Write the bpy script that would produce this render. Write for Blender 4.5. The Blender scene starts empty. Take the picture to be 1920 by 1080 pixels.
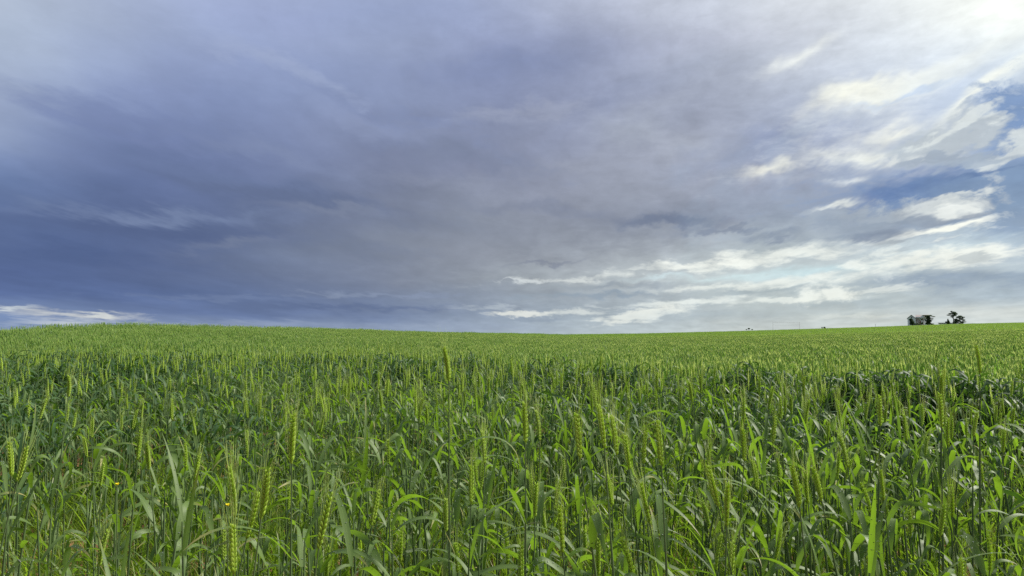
import bpy, math, random
import numpy as np
from mathutils import Matrix, Vector, Euler

S = bpy.context.scene
COL = S.collection
R = math.radians
rng = np.random.default_rng(11)
random.seed(5)

# ------------------------------------------------------------------ camera
FPX, EYE_Y, ZC = 1280.0, 628.0, 1.05          # focal length and eye level in photo pixels, lens height in metres
PITCH = math.atan((EYE_Y - 540) / FPX)
cd = bpy.data.cameras.new('camera'); cam = bpy.data.objects.new('camera', cd); COL.objects.link(cam)
cd.lens = 24.0; cd.sensor_width = 36.0; cd.clip_start = 0.05; cd.clip_end = 20000
cam.location = (0, 0, ZC); cam.rotation_euler = (R(90) + PITCH, 0, 0)
S.camera = cam
S.render.resolution_x, S.render.resolution_y = 1024, 576

def ray(px, py):
    """unit direction of a photo pixel (1920 x 1080)"""
    a, b = (px - 960) / FPX, (540 - py) / FPX
    v = Vector((a, math.cos(PITCH) - b * math.sin(PITCH), math.sin(PITCH) + b * math.cos(PITCH)))
    return v.normalized()

def at(px, py, Y):
    d = ray(px, py)
    return Vector((0, 0, ZC)) + d * (Y / d.y)

# ------------------------------------------------------------------ light
SUN_AZ, SUN_EL = R(74), R(42)                 # to the right of the view, behind the bright cloud
w = bpy.data.worlds.new('World'); S.world = w; w.use_nodes = True
sl = bpy.data.lights.new('sun', 'SUN'); sun = bpy.data.objects.new('sun', sl); COL.objects.link(sun)
sl.energy = 5.0; sl.angle = R(7); sl.color = (1.0, .95, .86)
sdir = Vector((math.sin(SUN_AZ) * math.cos(SUN_EL), math.cos(SUN_AZ) * math.cos(SUN_EL), math.sin(SUN_EL)))
sun.rotation_euler = sdir.to_track_quat('Z', 'Y').to_euler()
S.view_settings.view_transform = 'Standard'
S.view_settings.look = 'None'; S.view_settings.exposure = 0.70; S.view_settings.gamma = 1.0
S.view_settings.use_curve_mapping = False
S.render.engine = 'CYCLES'
cy = S.cycles
cy.max_bounces = 6; cy.diffuse_bounces = 3; cy.glossy_bounces = 2; cy.transmission_bounces = 4; cy.transparent_max_bounces = 6
cy.use_denoising = False
cy.sample_clamp_indirect = 4.0
cy.caustics_reflective = False; cy.caustics_refractive = False

# ------------------------------------------------------------------ node helpers
def lin(r, g, b):
    f = lambda c: (c / 255 / 12.92) if c <= 10.3 else ((c / 255 + .055) / 1.055) ** 2.4
    return (f(r), f(g), f(b))

class NT:
    def __init__(s, tree):
        s.t = tree; tree.nodes.clear()
    def n(s, typ, ins=(), **kw):
        nd = s.t.nodes.new(typ)
        for k, v in kw.items(): setattr(nd, k, v)
        for k, v in (ins.items() if isinstance(ins, dict) else enumerate(ins)):
            if v is None: continue
            sk = nd.inputs[k]
            if isinstance(v, bpy.types.NodeSocket): s.t.links.new(v, sk)
            elif hasattr(sk.default_value, '__len__'):
                v = tuple(v) if hasattr(v, '__len__') else (v,) * 3
                sk.default_value = v + (1.0,) if len(sk.default_value) == 4 and len(v) == 3 else v
            else: sk.default_value = v
        return nd
    def m(s, op, a, b=None, c=None, clamp=False):
        return s.n('ShaderNodeMath', (a, b, c), operation=op, use_clamp=clamp).outputs[0]
    def v(s, op, a, b=None):
        nd = s.n('ShaderNodeVectorMath', (a, b), operation=op)
        return nd.outputs['Value'] if op in ('DOT_PRODUCT', 'LENGTH') else nd.outputs[0]
    def scale(s, a, k):
        return s.n('ShaderNodeVectorMath', {0: a, 'Scale': k}, operation='SCALE').outputs[0]
    def ss(s, x, lo, hi, a=0.0, b=1.0):
        return s.n('ShaderNodeMapRange', {'Value': x, 'From Min': lo, 'From Max': hi, 'To Min': a, 'To Max': b}, interpolation_type='SMOOTHSTEP').outputs[0]
    def mix(s, f, a, b, blend='MIX'):
        nd = s.t.nodes.new('ShaderNodeMix'); nd.data_type = 'RGBA'; nd.blend_type = blend
        for i, v in ((0, f), (6, a), (7, b)):
            sk = nd.inputs[i]
            if isinstance(v, bpy.types.NodeSocket): s.t.links.new(v, sk)
            else: sk.default_value = v if i == 0 else (tuple(v) + (1.0,))[:4]
        return nd.outputs[2]
    def noise(s, vec, scale, detail=4, rough=.5, dist=0.0):
        return s.n('ShaderNodeTexNoise', {'Vector': vec, 'Scale': scale, 'Detail': detail, 'Roughness': rough, 'Distortion': dist})

# ------------------------------------------------------------------ sky: Nishita air with a cloud deck over it
def build_sky():
    N = NT(w.node_tree)
    d = N.n('ShaderNodeTexCoord').outputs['Generated']
    sep = N.n('ShaderNodeSeparateXYZ', (d,)); dx, dy = sep.outputs[0], sep.outputs[1]; dz = N.m('MAXIMUM', sep.outputs[2], 0.0)
    inv = N.m('DIVIDE', 1.0, N.m('ADD', dz, 0.10))
    # cloud-deck plane; the deck drifts nearly along y, so its streaks run away from the viewer
    P = N.n('ShaderNodeCombineXYZ', (N.m('MULTIPLY', dx, inv), N.m('MULTIPLY', dy, inv), 0.0)).outputs[0]
    rotP = N.n('ShaderNodeVectorRotate', {'Vector': P, 'Angle': R(7)}, rotation_type='Z_AXIS').outputs[0]
    Pst = N.v('MULTIPLY', rotP, (1.0, .34, 1)); Pmid = N.v('MULTIPLY', rotP, (.8, .5, 1))
    amp = N.ss(dz, 0.0, .30, .02, .15)
    d1 = N.v('ADD', d, N.scale(N.v('SUBTRACT', N.noise(Pmid, 1.6, 3, .55).outputs['Color'], (.5, .5, .5)), amp))
    d2 = N.v('ADD', d, N.scale(N.v('SUBTRACT', N.noise(Pst, 4.0, 4, .6).outputs['Color'], (.5, .5, .5)), N.ss(dz, 0.0, .30, .02, .10)))
    d2 = N.v('ADD', d2, N.scale(N.v('SUBTRACT', d1, d), .35))
    fine = N.noise(Pmid, 6.0, 7, .60, .3).outputs['Fac']
    billow = N.noise(N.v('MULTIPLY', d, (1, 1, 3.2)), 26, 8, .62, .4).outputs['Fac']
    puff = N.noise(N.v('ADD', N.v('MULTIPLY', d, (1, 1, 1.5)), N.scale(N.v('SUBTRACT', d2, d), .4)), 24, 8, .58, .25).outputs['Fac']
    streak = N.noise(Pst, 2.2, 6, .52, .2).outputs['Fac']

    # broad tone of the deck, row by row above the horizon (photo row, colours from left to right)
    XS = (0, 150, 300, 450, 600, 750, 900, 1050, 1200, 1350, 1500, 1650, 1800, 1920)
    ROWS = [
        (624, (128,146,186),(140,155,190),(138,153,188),(132,148,184),(132,148,184),(140,154,186),(154,166,190),(172,182,196),(184,192,202),(196,203,210),(200,207,213),(206,211,216),(212,216,220),(216,219,222)),
        (590, (120,139,182),(114,132,174),(100,118,166),(98,116,162),(106,122,164),(114,129,166),(138,150,176),(156,167,184),(170,179,192),(178,186,196),(184,193,202),(190,198,206),(202,208,214),(206,211,216)),
        (555, (90,109,160),(86,105,155),(88,106,154),(92,109,153),(104,118,155),(117,129,160),(138,147,168),(150,158,174),(160,168,182),(176,185,196),(186,194,203),(182,192,203),(174,185,200),(170,183,200)),
        (520, (84,102,153),(83,101,150),(88,104,149),(97,111,150),(111,122,154),(124,132,158),(142,148,164),(158,164,176),(174,180,192),(190,198,208),(196,206,216),(188,197,208),(168,180,197),(164,178,198)),
        (480, (86,104,153),(84,102,150),(89,104,149),(103,116,152),(115,125,154),(126,133,156),(138,143,162),(144,149,165),(150,155,171),(162,168,181),(176,184,196),(188,197,210),(204,213,226),(182,195,214)),
        (420, (90,108,156),(86,103,150),(86,102,147),(96,110,150),(109,119,152),(120,128,155),(133,139,160),(139,144,164),(137,143,165),(139,145,168),(150,157,178),(150,160,184),(148,163,191),(134,153,190)),
        (360, (102,121,168),(96,113,160),(94,109,156),(98,112,155),(107,118,154),(117,125,156),(131,137,162),(142,146,169),(151,156,177),(152,157,180),(158,163,188),(150,162,192),(124,145,188),(124,146,190)),
        (300, (120,137,182),(112,127,174),(104,119,166),(110,123,168),(118,129,169),(123,131,166),(130,136,167),(143,148,173),(157,161,183),(163,167,190),(160,168,198),(176,184,210),(140,158,200),(124,148,198)),
        (240, (140,154,193),(126,141,187),(114,128,175),(118,131,175),(127,138,179),(131,140,176),(130,138,173),(141,147,177),(153,158,183),(164,169,194),(170,178,206),(188,196,222),(172,188,223),(152,174,217)),
        (180, (151,164,201),(139,153,196),(127,140,186),(127,141,186),(133,146,190),(137,148,188),(135,144,183),(138,145,179),(146,152,181),(170,175,200),(190,196,218),(206,213,234),(208,219,244),(202,215,242)),
        (120, (160,172,204),(156,169,206),(142,155,200),(138,151,196),(140,153,197),(142,153,194),(134,144,186),(136,144,180),(152,158,188),(180,185,208),(206,210,228),(216,221,238),(228,233,246),(228,234,246)),
        (60, (165,177,206),(166,177,210),(152,165,208),(148,160,204),(148,160,202),(150,161,200),(146,155,196),(142,150,186),(156,161,190),(186,189,212),(208,211,228),(226,229,242),(247,248,252),(252,253,255)),
        (0, (174,184,211),(171,181,212),(158,170,212),(152,163,208),(150,162,206),(148,160,202),(152,162,203),(168,174,204),(180,184,209),(198,202,223),(214,216,231),(234,236,245),(253,253,254),(255,255,255)),
        (-330, (176,186,212),(174,184,212),(172,182,212),(172,182,212),(176,185,212),(180,188,212),(188,194,214),(200,204,220),(212,215,227),(226,228,236),(238,239,244),(248,248,250),(254,254,254),(255,255,255)),
    ]
    d1s = N.n('ShaderNodeSeparateXYZ', (d1,))
    az = N.m('ARCTAN2', d1s.outputs[0], d1s.outputs[1])
    A0, A1 = -1.05, 1.05
    apos = N.m('DIVIDE', N.m('SUBTRACT', az, A0), A1 - A0, clamp=True)
    T = N.m('DIVIDE', N.m('MAXIMUM', d1s.outputs[2], -.05), N.m('MAXIMUM', d1s.outputs[1], .35))
    col, tp = None, None
    for row in ROWS:
        y = row[0]
        rp = N.n('ShaderNodeValToRGB', (apos,)); cr = rp.color_ramp; cr.interpolation = 'B_SPLINE'
        stops = [(0.0, row[1])]
        for px, c in zip(XS, row[1:]):
            v = ray(px, y); stops.append(((math.atan2(v.x, v.y) - A0) / (A1 - A0), c))
        stops.append((1.0, tuple(int(.5 * a_ + .5 * b_) for a_, b_ in zip(row[-1], (205, 209, 222)))))
        while len(cr.elements) < len(stops): cr.elements.new(.5)
        for e_, (p_, c) in zip(sorted(cr.elements, key=lambda q: q.position), stops): pass
        for i, (p_, c) in enumerate(stops):
            cr.elements[i].position = p_ if i < len(stops) - 1 else 1.0
            cr.elements[i].color = lin(*c) + (1.0,)
        v = ray(960, y); t = v.z / v.y
        if col is None: col = rp.outputs[0]
        else: col = N.mix(N.m('DIVIDE', N.m('SUBTRACT', T, tp), t - tp, clamp=True), col, rp.outputs[0])
        tp = t
    front = N.ss(dy, -.15, .40)
    col = N.mix(N.ss(T, tp, tp * 2.4, 0, 1), col, lin(182, 187, 206))
    col = N.mix(front, lin(164, 174, 199), col)
    # soft ropes in the deck
    s1 = N.m('MULTIPLY_ADD', N.m('SUBTRACT', streak, .5), N.ss(az, -.5, .5, .42, .32), 1.03)
    s2 = N.m('MULTIPLY_ADD', N.m('SUBTRACT', fine, .5), N.ss(az, -.3, .4, .12, .34), 1.0)
    col = N.scale(col, N.m('MULTIPLY', s1, s2))

    # single clouds and gaps: photo x, y, reach along / across, tilt, colour, strength, kind (s soft, m ragged, c crisp)
    nz = N.m('ADD', N.m('MULTIPLY', billow, .55), N.m('MULTIPLY', fine, .45))
    K = {'s': (.9, 1.1), 'm': (1.5, 4.2), 'c': (2.5, 6.0), 'p': (2.6, 7.5)}
    shared = {k: N.m('MULTIPLY_ADD', N.m('SUBTRACT', puff if k == 'p' else nz, .5), k2, {'s': -.05, 'm': -.42, 'c': -.95, 'p': -.85}[k]) for k, (k1, k2) in K.items()}
    FEATS = [
        (540, 368, 210, 15, -7, (94,107,145), .8, 's'), (310, 432, 200, 17, 0, (82,97,141), .85, 's'), (300, 402, 160, 10, 3, (122,137,178), .8, 's'), (470, 285, 190, 14, -10, (130,142,182), .6, 's'), (430, 330, 150, 12, -8, (104,119,163), .6, 's'), (740, 270, 170, 16, -10, (118,129,168), .5, 's'), (660, 400, 130, 8, -3, (132,140,168), .5, 's'), (930, 240, 90, 10, 8, (152,158,186), .5, 's'), (1010, 110, 130, 30, 10, (128,138,178), .5, 's'), (1130, 190, 120, 22, 14, (136,144,178), .5, 's'), (1330, 130, 120, 24, 18, (162,168,194), .5, 's'), (1250, 210, 90, 18, 16, (166,171,193), .4, 's'),
        (450, 454, 90, 7, 9, (122,132,164), .5, 's'), (640, 576, 210, 7, 0, (92,108,150), .7, 'm'), (720, 552, 170, 5, 0, (132,144,176), .7, 'm'), (420, 560, 160, 6, 0, (110,126,168), .6, 'm'), (830, 612, 180, 5, 0, (150,162,190), .5, 's'),
        (480, 607, 160, 5, 0, (146,158,190), .6, 's'), (640, 215, 160, 22, -12, (148,160,202), .35, 's'), (900, 350, 150, 14, -6, (146,152,178), .4, 's'),
        (1060, 300, 120, 14, 10, (160,164,186), .35, 's'), (1190, 250, 70, 24, -20, (170,175,194), .5, 's'),
        (880, 300, 170, 22, -4, (121,129,159), .55, 'm'), (1010, 390, 150, 15, -4, (125,132,159), .55, 'm'), (700, 205, 180, 20, -14, (122,135,180), .5, 'm'), (240, 230, 170, 24, -8, (110,124,174), .5, 'm'),
        (880, 120, 140, 24, 6, (128,139,182), .5, 'm'), (520, 130, 150, 18, -14, (160,171,209), .5, 'm'), (1000, 210, 120, 16, 8, (158,163,190), .5, 'm'), (640, 470, 180, 14, -3, (108,118,148), .4, 'm'), (160, 480, 160, 20, 0, (76,94,142), .5, 'm'),
        (1480, 500, 330, 42, 2, (222,228,233), .5, 's'),
        (130, 590, 95, 7, -2, (206,206,212), .75, 'm'), (185, 589, 24, 3, -8, (228,227,226), .8, 'c'), (95, 604, 90, 5, 0, (205,209,220), .8, 'm'), (10, 583, 30, 3, 8, (200,206,218), .8, 'm'), (20, 600, 60, 8, 0, (112,136,188), .7, 's'),
        (1430, 275, 120, 24, 10, (138,150,190), .75, 's'), (1310, 290, 60, 20, 0, (176,180,198), .5, 's'),
        (1690, 160, 140, 20, 19, (255,253,248), .95, 's'), (1590, 192, 80, 15, 14, (255,252,244), .95, 's'), (1490, 96, 45, 12, 22, (250,250,252), .8, 's'), (1580, 235, 120, 9, 12, (196,203,222), .6, 's'),
        (1850, 180, 100, 13, 27, (255,254,250), .95, 's'), (1790, 120, 110, 16, 15, (222,229,245), .7, 's'), (1690, 178, 60, 6, 16, (186,204,240), .6, 'm'),
        (1885, 225, 85, 40, 26, (122,150,200), .85, 'p'), (1765, 348, 165, 40, 4, (108,134,184), .95, 'm'), (1690, 352, 70, 16, 10, (98,124,178), .8, 's'), (1870, 385, 90, 50, 0, (140,163,195), .75, 's'), (1900, 320, 50, 30, 0, (136,160,198), .8, 's'),
        (1860, 365, 100, 55, 0, (138,157,190), .5, 's'), (1670, 240, 48, 17, 15, (252,250,246), .95, 's'), (1640, 291, 95, 14, -5, (252,251,248), .95, 's'), (1720, 262, 60, 18, 0, (198,205,219), .8, 'm'),
        (1775, 258, 80, 30, 6, (190,197,211), .95, 'p'), (1800, 240, 60, 10, 12, (226,230,237), .8, 'p'), (1770, 290, 70, 9, 2, (164,175,197), .85, 'p'), (1880, 272, 40, 15, 30, (214,219,228), .9, 'p'), (1830, 290, 80, 10, 4, (170,182,204), .8, 'c'), (1850, 318, 60, 6, 3, (100,124,172), .7, 'm'),
        (1445, 328, 58, 12, 7, (250,246,238), .95, 's'), (1595, 336, 26, 6, 8, (240,240,244), .8, 's'), (1560, 388, 34, 7, 12, (248,247,246), .95, 's'), (1490, 345, 80, 9, 6, (186,190,208), .5, 's'),
        (1660, 400, 120, 20, 4, (166,174,192), .9, 'p'), (1730, 394, 85, 20, 6, (180,187,202), .95, 'p'), (1760, 380, 70, 8, 10, (214,218,226), .9, 'p'), (1600, 408, 80, 14, 0, (160,168,187), .8, 'p'), (1790, 392, 26, 14, 0, (238,239,242), .85, 'p'), (1690, 415, 100, 10, 0, (146,156,178), .8, 'p'), (1890, 440, 45, 26, 0, (142,162,196), .7, 'm'),
        (1250, 418, 110, 14, -3, (114,124,152), .85, 'm'), (1270, 420, 70, 10, 0, (112,122,150), .4, 'p'), (1100, 405, 90, 10, -6, (128,135,160), .6, 's'), (1360, 432, 90, 6, 3, (122,131,157), .7, 'm'), (1455, 446, 60, 11, 0, (128,137,161), .8, 'm'),
        (1750, 437, 85, 9, 6, (255,253,250), 1., 'm'), (1790, 463, 90, 15, 2, (214,228,240), .8, 's'), (1485, 474, 125, 8, 3, (252,251,248), .95, 'm'), (1290, 502, 110, 6, 3, (246,246,245), .95, 'm'), (1400, 490, 110, 6, 4, (250,249,247), .9, 'm'),
        (1640, 441, 58, 13, 0, (126,137,162), .75, 'm'), (1640, 441, 40, 9, 0, (130,141,165), .5, 'p'), (1660, 461, 36, 6, 0, (160,168,182), .8, 'm'),
        (1530, 507, 110, 9, 3, (204,227,240), .9, 's'), (1240, 522, 60, 4, 2, (206,222,234), .8, 's'), (1380, 517, 90, 5, 3, (208,226,236), .8, 's'),
        (1750, 486, 135, 14, 4, (255,253,249), 1., 'c'), (1600, 498, 40, 7, 0, (250,250,249), .9, 'c'), (1815, 488, 40, 5, 3, (196,202,210), .8, 'c'), (1720, 505, 80, 4, 2, (226,229,232), .8, 'm'),
        (1800, 524, 170, 16, 2, (152,166,188), .95, 'm'), (1890, 500, 40, 8, 0, (196,206,218), .7, 's'), (1500, 527, 150, 6, 4, (246,246,245), .95, 'm'), (1360, 540, 130, 5, 2, (240,241,241), .85, 'm'), (1080, 521, 110, 4, 3, (224,226,230), .85, 'm'), (990, 527, 70, 3, 3, (206,210,220), .8, 'm'),
        (1440, 546, 110, 7, 1, (164,175,188), .85, 'm'), (1150, 536, 120, 6, 1, (152,161,177), .85, 'm'), (1130, 553, 150, 6, 1, (144,157,177), .85, 'm'), (1030, 493, 80, 4, 4, (126,132,154), .7, 'm'),
        (1555, 556, 60, 9, 12, (255,254,252), 1., 'p'), (1480, 561, 70, 5, 3, (240,242,243), .9, 'c'), (1650, 548, 60, 5, 4, (236,238,240), .85, 'c'), (1300, 567, 120, 5, 3, (238,240,241), .9, 'm'), (1600, 570, 110, 7, 0, (168,180,194), .8, 'm'),
        (1200, 592, 85, 8, 12, (244,243,240), .95, 'c'), (975, 588, 60, 5, 2, (236,234,232), .95, 'c'), (1070, 586, 70, 4, 2, (226,228,230), .85, 'm'), (1000, 599, 60, 4, 0, (140,152,174), .7, 'm'), (920, 577, 70, 4, 0, (176,184,200), .7, 'm'),
        (1400, 588, 180, 9, 2, (174,185,198), .75, 's'), (1850, 588, 130, 9, 0, (220,222,224), .7, 's'), (1620, 592, 90, 4, 2, (214,218,221), .6, 'm'),
    ]
    fw = N.m('MULTIPLY', front, 1.0)
    for px, py, sx, sy, rot, c, st, kd in FEATS:
        if py > 465 and min(c) > 220: sy *= 1.4; rot *= .7
        cdir = ray(px, py)
        t1 = Vector((cdir.y, -cdir.x, 0)).normalized(); t2 = cdir.cross(t1)
        if t2.z < 0: t2 = -t2
        a = R(rot); u = (t1 * math.cos(a) + t2 * math.sin(a)) * (FPX / sx); v = (t2 * math.cos(a) - t1 * math.sin(a)) * (FPX / sy)
        vec = N.n('ShaderNodeVectorMath', (col, (1e-8, 1e-8, 1e-8), d2), operation='MULTIPLY_ADD').outputs[0]   # keeps the shader evaluated in order
        x, y = N.v('DOT_PRODUCT', vec, tuple(u)), N.v('DOT_PRODUCT', vec, tuple(v))
        q = N.m('MULTIPLY_ADD', x, x, N.m('MULTIPLY', y, y))
        g_ = N.m('POWER', .3679, q)
        # the ragged edge only matters where the cloud is: noise weighs with the cloud's own fall-off
        al = N.m('MULTIPLY_ADD', g_, K[kd][0], N.m('MULTIPLY', shared[kd], N.m('POWER', g_, .25)), clamp=True)
        col = N.mix(N.m('MULTIPLY', al, st * (.74 if py > 465 and min(c) > 220 else 1)), col, lin(*c))
    # light and shade inside the clouds
    det = N.m('MULTIPLY_ADD', N.m('SUBTRACT', N.m('ADD', N.m('MULTIPLY', billow, .42), N.m('MULTIPLY', puff, .58)), .5), N.ss(az, -.35, .35, .26, .66), N.ss(az, .2, .65, 1.0, .95))
    col = N.v('MULTIPLY', N.scale(col, det), (1.02, 1.06, .99))
    lum = N.v('DOT_PRODUCT', col, (.25, .6, .15))
    col = N.mix(N.ss(az, .35, -.35, .03, .09), col, N.n('ShaderNodeCombineXYZ', (lum, lum, lum)).outputs[0])
    gaps = N.m('MULTIPLY', fw, N.ss(N.v('DOT_PRODUCT', d2, tuple(ray(1500, 512))), .985, .9995))
    cover = N.m('SUBTRACT', 1.0, N.m('MULTIPLY', gaps, .12))
    sky = N.n('ShaderNodeTexSky', sky_type='NISHITA')
    sky.sun_disc = False; sky.sun_elevation = SUN_EL; sky.sun_rotation = SUN_AZ; sky.altitude = 200
    out = N.mix(cover, sky.outputs[0], N.scale(col, 10.0))
    bg = N.n('ShaderNodeBackground', {'Color': out, 'Strength': .0615})
    N.n('ShaderNodeOutputWorld', (bg.outputs[0],))
    w.cycles.sampling_method = 'MANUAL'; w.cycles.sample_map_resolution = 512
build_sky()

# ------------------------------------------------------------------ mesh helpers
class MB:
    """collects geometry (numpy) with uv, per-piece tone and material slot, then links it as one mesh"""
    def __init__(s): s.V, s.F, s.M, s.U, s.T, s.n = [], [], [], [], [], 0
    def add(s, v, f, mat=0, uv=None, tone=.5):
        v = np.asarray(v, float).reshape(-1, 3)
        s.V.append(v); s.F += [tuple(i + s.n for i in q) for q in f]; s.M += [mat] * len(f)
        s.U.append(np.zeros((len(v), 2)) if uv is None else np.asarray(uv, float))
        s.T.append(np.full(len(v), tone)); s.n += len(v)
    def merge(s, o, offset=(0, 0, 0), mat=None):
        if not o.n: return
        s.V.append(np.concatenate(o.V) + np.asarray(offset)); s.F += [tuple(i + s.n for i in q) for q in o.F]
        s.M += o.M if mat is None else [mat] * len(o.F)
        s.U.append(np.concatenate(o.U)); s.T.append(np.concatenate(o.T)); s.n += o.n
    def mesh(s, name, mats, smooth=True):
        me = bpy.data.meshes.new(name)
        V = np.concatenate(s.V)
        me.from_pydata(V.tolist(), [], s.F)
        for m in mats: me.materials.append(m)
        if len(mats) > 1: me.polygons.foreach_set('material_index', np.array(s.M, np.int32))
        me.polygons.foreach_set('use_smooth', np.full(len(s.F), smooth))
        vi = np.zeros(len(me.loops), np.int32); me.loops.foreach_get('vertex_index', vi)
        uv = me.uv_layers.new(name='UVMap'); uv.data.foreach_set('uv', np.concatenate(s.U)[vi].astype(np.float32).ravel())
        at_ = me.attributes.new('tone', 'FLOAT', 'POINT'); at_.data.foreach_set('value', np.concatenate(s.T).astype(np.float32))
        me.update()
        return me

def link(name, me, parent=None, loc=(0, 0, 0), rot=(0, 0, 0), scale=(1, 1, 1)):
    o = bpy.data.objects.new(name, me); COL.objects.link(o)
    o.location = loc; o.rotation_euler = rot; o.scale = scale; o.parent = parent
    return o

def tag(o, label=None, cat=None, group=None, kind=None):
    for k, v in (('label', label), ('category', cat), ('group', group), ('kind', kind)):
        if v: o[k] = v
    return o

def unit(v): return v / (np.linalg.norm(v, axis=-1, keepdims=True) + 1e-12)

def tube(mb, pts, rad, n=5, mat=0, tone=.5, cap=False):
    pts = np.asarray(pts, float); k = len(pts); rad = np.broadcast_to(np.asarray(rad, float), (k,))
    t = unit(np.gradient(pts, axis=0))
    ref = np.array([1.0, 0, 0]) if abs(t[0][0]) < .8 else np.array([0, 1.0, 0])
    a = unit(np.cross(t, ref)); b = np.cross(t, a)
    ang = np.arange(n) * 2 * math.pi / n
    V = pts[:, None] + rad[:, None, None] * (np.cos(ang)[None, :, None] * a[:, None] + np.sin(ang)[None, :, None] * b[:, None])
    F = [(i * n + j, i * n + (j + 1) % n, (i + 1) * n + (j + 1) % n, (i + 1) * n + j) for i in range(k - 1) for j in range(n)]
    if cap: F += [tuple(range(n))[::-1], tuple((k - 1) * n + j for j in range(n))]
    uv = np.stack([np.tile(np.arange(n) / n, k), np.repeat(np.linspace(0, 1, k), n)], 1)
    mb.add(V, F, mat, uv, tone)

def seed_body(mb, c, axis, side, L, W, T, n=6, rings=3, mat=0, tone=.5):
    axis = unit(axis); side = unit(side - axis * np.dot(side, axis)); up = np.cross(axis, side)
    V = [c - axis * L / 2]
    for i in range(rings):
        u = (i + 1) / (rings + 1); r = math.sin(math.pi * u ** .8) ** .75
        for j in range(n):
            a = 2 * math.pi * j / n
            V.append(c + axis * L * (u - .5) + side * W / 2 * r * math.cos(a) + up * T / 2 * r * math.sin(a))
    V.append(c + axis * L / 2); e = len(V) - 1
    F = [(0, 1 + (j + 1) % n, 1 + j) for j in range(n)]
    for i in range(rings - 1):
        F += [(1 + i * n + j, 1 + i * n + (j + 1) % n, 1 + (i + 1) * n + (j + 1) % n, 1 + (i + 1) * n + j) for j in range(n)]
    F += [(1 + (rings - 1) * n + j, 1 + (rings - 1) * n + (j + 1) % n, e) for j in range(n)]
    uv = np.zeros((len(V), 2)); uv[:, 1] = .5; uv[0, 1] = 0; uv[-1, 1] = 1
    mb.add(V, F, mat, uv, tone)

# ------------------------------------------------------------------ materials
def mat_new(name):
    m = bpy.data.materials.new(name); m.use_nodes = True
    return m, NT(m.node_tree)

def plant_mat(name, dark, light, thru, thru_fac=.38, rough=.4, spec=.5, tip=None, veins=True, broad=False):
    m, N = mat_new(name)
    tone = N.n('ShaderNodeAttribute', attribute_name='tone').outputs['Fac']
    rnd = N.n('ShaderNodeObjectInfo').outputs['Random']
    geo = N.n('ShaderNodeNewGeometry'); tc = N.n('ShaderNodeTexCoord'); uv = tc.outputs['UV']
    patch = N.noise(geo.outputs['Position'], .9, 3, .6).outputs['Fac']
    mott = N.noise(tc.outputs['Object'], 70, 4, .6).outputs['Fac']
    f = N.m('ADD', N.m('MULTIPLY', tone, .5), N.m('MULTIPLY', rnd, .35))
    f = N.m('ADD', f, N.m('MULTIPLY_ADD', patch, .6, -.25))
    if broad:                       # growth differs in wide drifts across the far field
        f = N.m('ADD', f, N.m('MULTIPLY_ADD', N.noise(N.v('MULTIPLY', geo.outputs['Position'], (.05, .11, 0)), 1.0, 4, .6).outputs['Fac'], 1.5, -.75))
    f = N.m('ADD', f, N.m('MULTIPLY_ADD', mott, .4, -.2), clamp=True)
    c = N.mix(f, dark, light)
    su = N.n('ShaderNodeSeparateXYZ', (uv,))
    t_c = N.mix(f, thru, tuple(min(1, x * 1.25) for x in thru))
    nrm = None
    if veins:
        vn = N.noise(N.n('ShaderNodeMapping', {'Vector': uv, 'Scale': (26, .8, 1)}).outputs[0], 1.0, 2, .5).outputs['Fac']
        c = N.mix(N.ss(vn, .3, .75, 0, .28), c, light)
        mid = N.ss(N.m('ABSOLUTE', N.m('SUBTRACT', su.outputs[0], .5)), .02, .07, .55, 0)
        c = N.mix(mid, c, tuple(x * 1.5 for x in light))
        nrm = N.n('ShaderNodeBump', {'Height': vn, 'Strength': .25, 'Distance': .0006}).outputs[0]
        # a paler back
        c = N.mix(N.m('MULTIPLY', geo.outputs['Backfacing'], .35), c, tuple(x * 1.15 for x in light))
    if tip:
        k = N.ss(N.m('ADD', su.outputs[1], N.m('MULTIPLY', N.m('SUBTRACT', rnd, .5), .5)), .80, 1.12, 0, .9)
        c = N.mix(k, c, tip)
    p = N.n('ShaderNodeBsdfPrincipled', {'Base Color': c, 'Roughness': rough, 'Specular IOR Level': spec, 'Normal': nrm})
    tr = N.n('ShaderNodeBsdfTranslucent', {'Color': t_c, 'Normal': nrm})
    mx = N.n('ShaderNodeMixShader', (thru_fac, p.outputs[0], tr.outputs[0]))
    N.n('ShaderNodeOutputMaterial', (mx.outputs[0],))
    return m

M = {}
M['leaf'] = plant_mat('wheat_leaf', (.039, .083, .020), (.106, .162, .043), (.19, .345, .018), .38, .52, .34, tip=(.30, .26, .09))
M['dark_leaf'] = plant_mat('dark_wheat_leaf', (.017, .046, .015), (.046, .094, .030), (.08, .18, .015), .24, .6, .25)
M['shoot'] = plant_mat('young_leaf', (.065, .120, .016), (.140, .215, .030), (.26, .42, .022), .48, .42, .4, tip=(.32, .27, .09))
M['stem'] = plant_mat('wheat_stem', (.070, .115, .045), (.120, .180, .065), (.12, .22, .03), .2, .45, .4, veins=False)
M['ear'] = plant_mat('wheat_ear', (.25, .37, .045), (.40, .51, .085), (.50, .66, .06), .48, .55, .3, veins=False)
M['beard'] = plant_mat('wheat_beard', (.28, .37, .11), (.44, .52, .19), (.55, .64, .16), .5, .45, .4, veins=False)
M['far_leaf'] = plant_mat('far_leaf', (.050, .108, .026), (.106, .184, .050), (.18, .36, .035), .42, .5, .3, veins=False, broad=True)
M['far_ear'] = plant_mat('far_ear', (.14, .24, .052), (.25, .36, .095), (.36, .54, .065), .42, .55, .3, veins=False, broad=True)
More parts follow.
